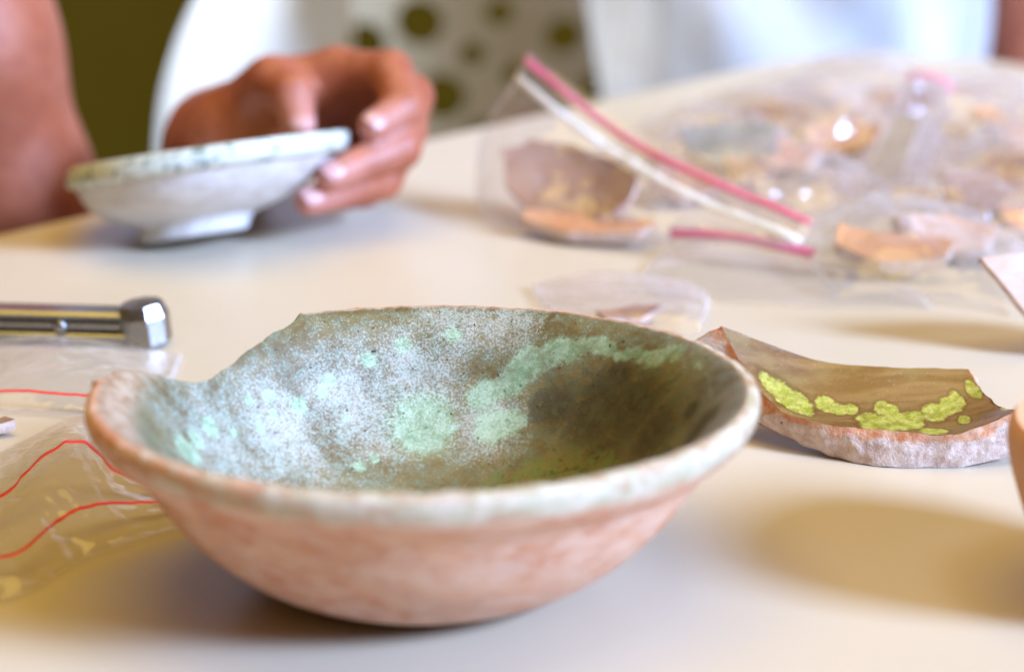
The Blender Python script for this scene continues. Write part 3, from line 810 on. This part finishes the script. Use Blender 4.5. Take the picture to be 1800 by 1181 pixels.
make_sherd('reddish sherd in the crumpled bag with pink zip', [(-1.2, .5), (.2, .8), (1.3, .1), (.4, -.8), (-1.0, -.6)], .3, .4, (25, 5, 60), (19.6, 103.6, .7), M['clay_orange'], M['clay_brown'], seed=26)
for k, (x, y, z, r3, mt, lab) in enumerate([
    (6.4, 92.6, .7, (30, 5, 15), 'clay_brown', 'brown sherd between the standing bag and the grey-green sherd'),
    (13.2, 98.6, .9, (26, -6, -15), 'clay_pale', 'pinkish sherd behind the bag with the upright folded mouth'),
    (16.2, 106.6, .8, (24, 4, 25), 'clay_brown', 'farthest brown sherd among the bags near the table corner'),
    (20.9, 98.6, .9, (30, 0, -30), 'clay_pale', 'pinkish sherd in the bags at the far right edge'),
    (17.0, 90.4, .8, (32, 6, 5), 'clay_brown', 'brown sherd in front of the dark tilted one in the bags'),
    (20.4, 89.6, .7, (24, -4, 40), 'clay_orange', 'orange sherd at the right edge of the bag pile'),
    (10.6, 96.4, .7, (24, 3, -35), 'clay_orange', 'small orange sherd right of the grey-green one in the pile'),
    (15.0, 84.4, .75, (22, 4, -10), 'clay_pale', 'pinkish sherd right of the small dark red one under film')]):
    q = .8+.25*((k*37) % 10)/10
    make_sherd(lab, [(-1.5*q, .6), (-.2, 1.1*q), (1.5*q, .5), (1.2, -.7*q), (-.5*q, -1.0), (-1.4, -.5)], .4, .42, r3, (x, y, z), M[mt], M['clay_brown'], seed=70+k)
# flat bag just behind the large bowl
build_bag('flat lilac-looking clear bag lying just behind the rim of the large bowl',
    [[(.6, 81.0, .15), (2.4, 81.8, .3), (4.2, 82.0, .25), (5.6, 81.6, .1)],
     [(.9, 79.3, .1), (2.6, 79.8, .35), (4.4, 79.6, .5), (6.3, 79.2, .3)],
     [(1.3, 77.6, .1), (3.0, 77.6, .3), (4.6, 77.2, .55), (6.2, 76.8, .6)],
     [(1.8, 76.0, .05), (3.2, 75.9, .1), (4.6, 75.6, .2), (5.8, 75.4, .25)]],
    .12, .24, 53, [], 'film2', 56, 56)
make_sherd('thin dark sherd inside the flat bag just behind the large bowl', [(-1.1, .3), (.4, .5), (1.2, 0), (.2, -.4), (-1.0, -.25)], .2, .25, (12, 0, 25), (3.7, 76.8, .35), M['clay_brown'], M['clay_brown'], seed=31)
# bags by the left of the bowl
build_bag('clear zip bag with a thin red line lying in front of the steel tool',
    [[(-16.6, 74.6, .15), (-14.4, 74.8, .35), (-12.2, 74.2, .3), (-9.9, 73.6, .1)],
     [(-16.4, 72.2, .2), (-14.2, 72.4, .55), (-12.0, 71.8, .5), (-9.9, 71.0, .15)],
     [(-16.0, 70.0, .3), (-13.8, 70.0, .5), (-12.0, 69.6, .45), (-10.4, 69.0, .2)],
     [(-15.8, 68.4, .1), (-13.8, 68.2, .15), (-12.0, 67.8, .15), (-10.6, 67.2, .1)]],
    .2, .14, 61, [(.86, .14, 'red', 'zip_strip', 0)], 'film')
build_bag('crumpled clear bag with two bent red zip lines lying against the large bowl',
    [[(-14.2, 62.0, .5), (-13.2, 64.5, .5), (-11.8, 66.4, .6), (-10.2, 66.0, .4), (-9.0, 64.6, .2)],
     [(-13.6, 58.6, .4), (-12.65, 60.2, .5), (-11.4, 62.2, 1.1), (-10.27, 62.0, .4), (-8.9, 61.9, .2)],
     [(-13.2, 56.2, .3), (-11.75, 56.8, .3), (-11.2, 58.8, .35), (-9.98, 60.0, .3), (-8.3, 60.8, .2)],
     [(-12.8, 54.2, .1), (-11.4, 55.2, .1), (-10.4, 57.2, .1), (-9.2, 58.6, .1), (-7.9, 59.7, .08)]],
    .18, .20, 67, [(.333, .24, 'red', 'zip_strip', 0), (.667, .18, 'red', 'zip_strip', 0)], 'film', 120, 120, freq=.6)
make_sherd('dark chip of pottery in the bag at the left edge of the picture', [(-.5, .25), (.3, .3), (.5, -.2), (-.4, -.3)], .1, .3, (0, 0, 20), (-14.2, 66.6, .25), M['clay_brown'], M['clay_brown'], seed=33)

# ------------------------------------------------------------------ white perforated chair behind
def build_chair():
    o = np.array([-8., 166., -73.])
    root = tag(empty('chair', o), 'white moulded plastic chair with round holes in its shaded back', 'chair')
    P = patch([[(-23.6, 163, -34), (-19, 159, -35), (-14, 158, -35), (-9.5, 160.5, -35)],
               [(-22.8, 161, -16), (-18.5, 158, -16), (-14, 157.5, -16), (-9.8, 160, -16)],
               [(-21.3, 160.5, -7.6), (-17.5, 158, -7.6), (-14, 157.5, -7.6), (-10.2, 160, -7.6)],
               [(-17.2, 161.5, 0), (-15, 159, 0), (-12.6, 158.5, 0), (-10.2, 160.5, 0)],
               [(-12, 163, 6), (-11.4, 161, 6.3), (-10.6, 160.5, 6.4), (-9.6, 161.5, 6.2)]], 40, 60)
    N = grid_normals(P); N *= np.sign(-N[..., 1].mean())
    V = np.vstack([(P+N*.25-o).reshape(-1, 3), (P-N*.25-o).reshape(-1, 3)])
    nn = 40*60; rim = [j*40 for j in range(60)]; rim2 = [j*40+39 for j in range(60)]
    F = grid_faces(40, 60)+grid_faces(40, 60, nn, flip=True)
    for L in (rim, rim2, list(range(40)), list(range(nn-40, nn))): F += [(a, b, b+nn, a+nn) for a, b in zip(L[:-1], L[1:])]
    mesh('side_shell', V, F, M['chair'], root)
    # perforated back: sheet with round openings
    NX, NZ = 170, 220
    x = np.linspace(-12.5, 9.0, NX); z = np.linspace(-36, 8, NZ); X, Z = np.meshgrid(x, z)
    holes = [(-6.03, -6.44, 1.15), (-2.61, -8.52, .62), (-.82, -5.77, .68), (-4.58, -11.37, 1.15), (-9.6, -7.9, 1.0), (0.2, -9.84, .6), (3.4, -7.4, .9), (5.4, -11, .7),
             (-8.4, -13.2, .7), (-2.0, -14.0, .8), (-4.4, -2.6, .8), (-8.6, -3.0, .7), (1.5, -2.2, .9), (-1, 1.2, .7), (-6, 1.5, 1.0), (4.6, 2.2, .8), (1.6, -13.6, .9)]
    holes = [(a, b, c*1.4) for a, b, c in holes]
    keep = np.ones(X.shape, bool)
    for hx, hz_, hr in holes: keep &= np.hypot(X-hx, Z-hz_) > hr
    for hx, hz_, hr in holes:
        d = np.hypot(X-hx, Z-hz_); near = keep & (d < hr+.24)
        X = np.where(near, hx+(X-hx)*(hr/np.maximum(d, 1e-6)), X); Z = np.where(near, hz_+(Z-hz_)*(hr/np.maximum(d, 1e-6)), Z)
    Yc = 165.5+((X+2)/11)**2*2.2
    Pf = np.stack([X, Yc, Z], 2)-o; Pb = Pf+np.array([0, .45, 0])
    F = []; nn = NX*NZ; cnt = {}
    for j in range(NZ-1):
        for i in range(NX-1):
            if keep[j, i] and keep[j, i+1] and keep[j+1, i] and keep[j+1, i+1]:
                a = j*NX+i; q = (a, a+1, a+1+NX, a+NX); F.append(q); F.append(tuple(nn+t for t in q[::-1]))
                for e in ((q[0], q[1]), (q[1], q[2]), (q[2], q[3]), (q[3], q[0])):
                    if (e[1], e[0]) in cnt: del cnt[(e[1], e[0])]
                    else: cnt[e] = 1
    F += [(b, a, a+nn, b+nn) for a, b in cnt]
    mesh('perforated_back', np.vstack([Pf.reshape(-1, 3), Pb.reshape(-1, 3)]), F, M['perf'], root, smooth=False)
    v, f = box((-14, -9, 37), (16, 24, 40), 1.0); mesh('seat', v, f, M['chair'], root, smooth=False)
    for lx, ly in ((-11, -6), (13, -6), (-11, 21), (13, 21)):
        V, F2 = tube([(lx, ly, 37), (lx*1.08, ly, .2)], [1.2, .9], 12); mesh('leg', V, F2, M['chair'], root)
build_chair()

# ------------------------------------------------------------------ person in the white striped shirt
def build_shirt_person():
    o = np.array([15., 146., -40.])
    root = tag(empty('person', o), 'person in a white shirt with faint stripes sitting beyond the far table edge', 'person')
    # torso and right arm of the body
    S = SDF((-2, 134, -42), (38, 160, 26), .5)
    F = S.new()
    S.cap(F, (13.5, 146.5, -38), (14.5, 147, -10), 7.2, 7.0, 1.5); S.cap(F, (17.0, 147.5, -38), (18, 148, -10), 7.2, 7.0, 1.5)
    S.cap(F, (14.5, 147, -10), (13.5, 148, 18), 7.0, 7.2, 1.5); S.cap(F, (18, 148, -10), (20, 149, 18), 7.0, 7.2, 1.5)
    S.chain(F, [(29, 153.5, 18), (30.2, 153, 4), (30.6, 152.5, -8.5)], [3.6, 3.0, 2.4], 1.0)
    S.cap(F, (20, 149, 18), (29, 153.5, 18), 5.5, 3.8, 1.5)
    V, Q = surface_nets(F, S.lo, S.h)
    mesh('body', V-o, Q, M['skin'], root, attrs=dict(tip=np.zeros(len(V))))
    # shirt: folded tube round the torso
    NU, NV = 220, 90; V = []; ar = []
    for j in range(NV):
        z = -30+j/(NV-1)*50; hem = 0
        for i in range(NU):
            a = i/NU*2*math.pi
            fold = .9*noise.noise(Vector((math.cos(a)*2.6, math.sin(a)*2.6, z*.12)))+.5*math.sin(a*7+z*.3+1.2*noise.noise(Vector((a, z*.1, 3))))
            flare = 1+.009*(z+6)
            rx, ry = (11.4+fold)*flare, (8.9+fold)*flare
            c, s_ = math.cos(.45), math.sin(.45); x, y = rx*math.cos(a), ry*math.sin(a)
            V.append((16.2+x*c-y*s_-o[0], 147.4+x*s_+y*c-o[1], z-o[2])); ar.append(a)
    mesh('shirt', V, grid_faces(NU, NV, 0, True), M['shirt'], root, attrs=dict(around=np.array(ar)))
build_shirt_person()

def build_dark_chair():
    o = np.array([38., 166., -73.])
    root = tag(empty('chair', o), 'black chair back beside the person in the white shirt', 'chair')
    P = patch([[(-10, -1, 34), (-3, 1, 34), (4, 1.5, 34), (12, 0, 34)], [(-9.5, 0, 52), (-3, 2, 52), (4, 2.5, 52), (12, 1, 52)],
               [(-8.5, 1, 68.6), (-3, 3, 69.6), (4, 3.5, 70), (11.5, 2, 69)]], 24, 24)
    N = grid_normals(P); V = np.vstack([(P+N*.8).reshape(-1, 3), (P-N*.8).reshape(-1, 3)]); nn = 576
    F = grid_faces(24, 24)+grid_faces(24, 24, nn, flip=True)
    for L in ([j*24 for j in range(24)], [j*24+23 for j in range(24)], list(range(24)), list(range(nn-24, nn))): F += [(a, b, b+nn, a+nn) for a, b in zip(L[:-1], L[1:])]
    mesh('backrest', V, F, M['black'], root)
    v, f = box((-14, -34, 32), (14, 0, 35), 1); mesh('seat', v, f, M['black'], root, smooth=False)
    for lx, ly in ((-11, -31), (11, -31), (-11, -3), (11, -3)):
        V, F2 = tube([(lx, ly, 32), (lx*1.1, ly, .2)], [1.3, 1.0], 12); mesh('leg', V, F2, M['black'], root)
build_dark_chair()
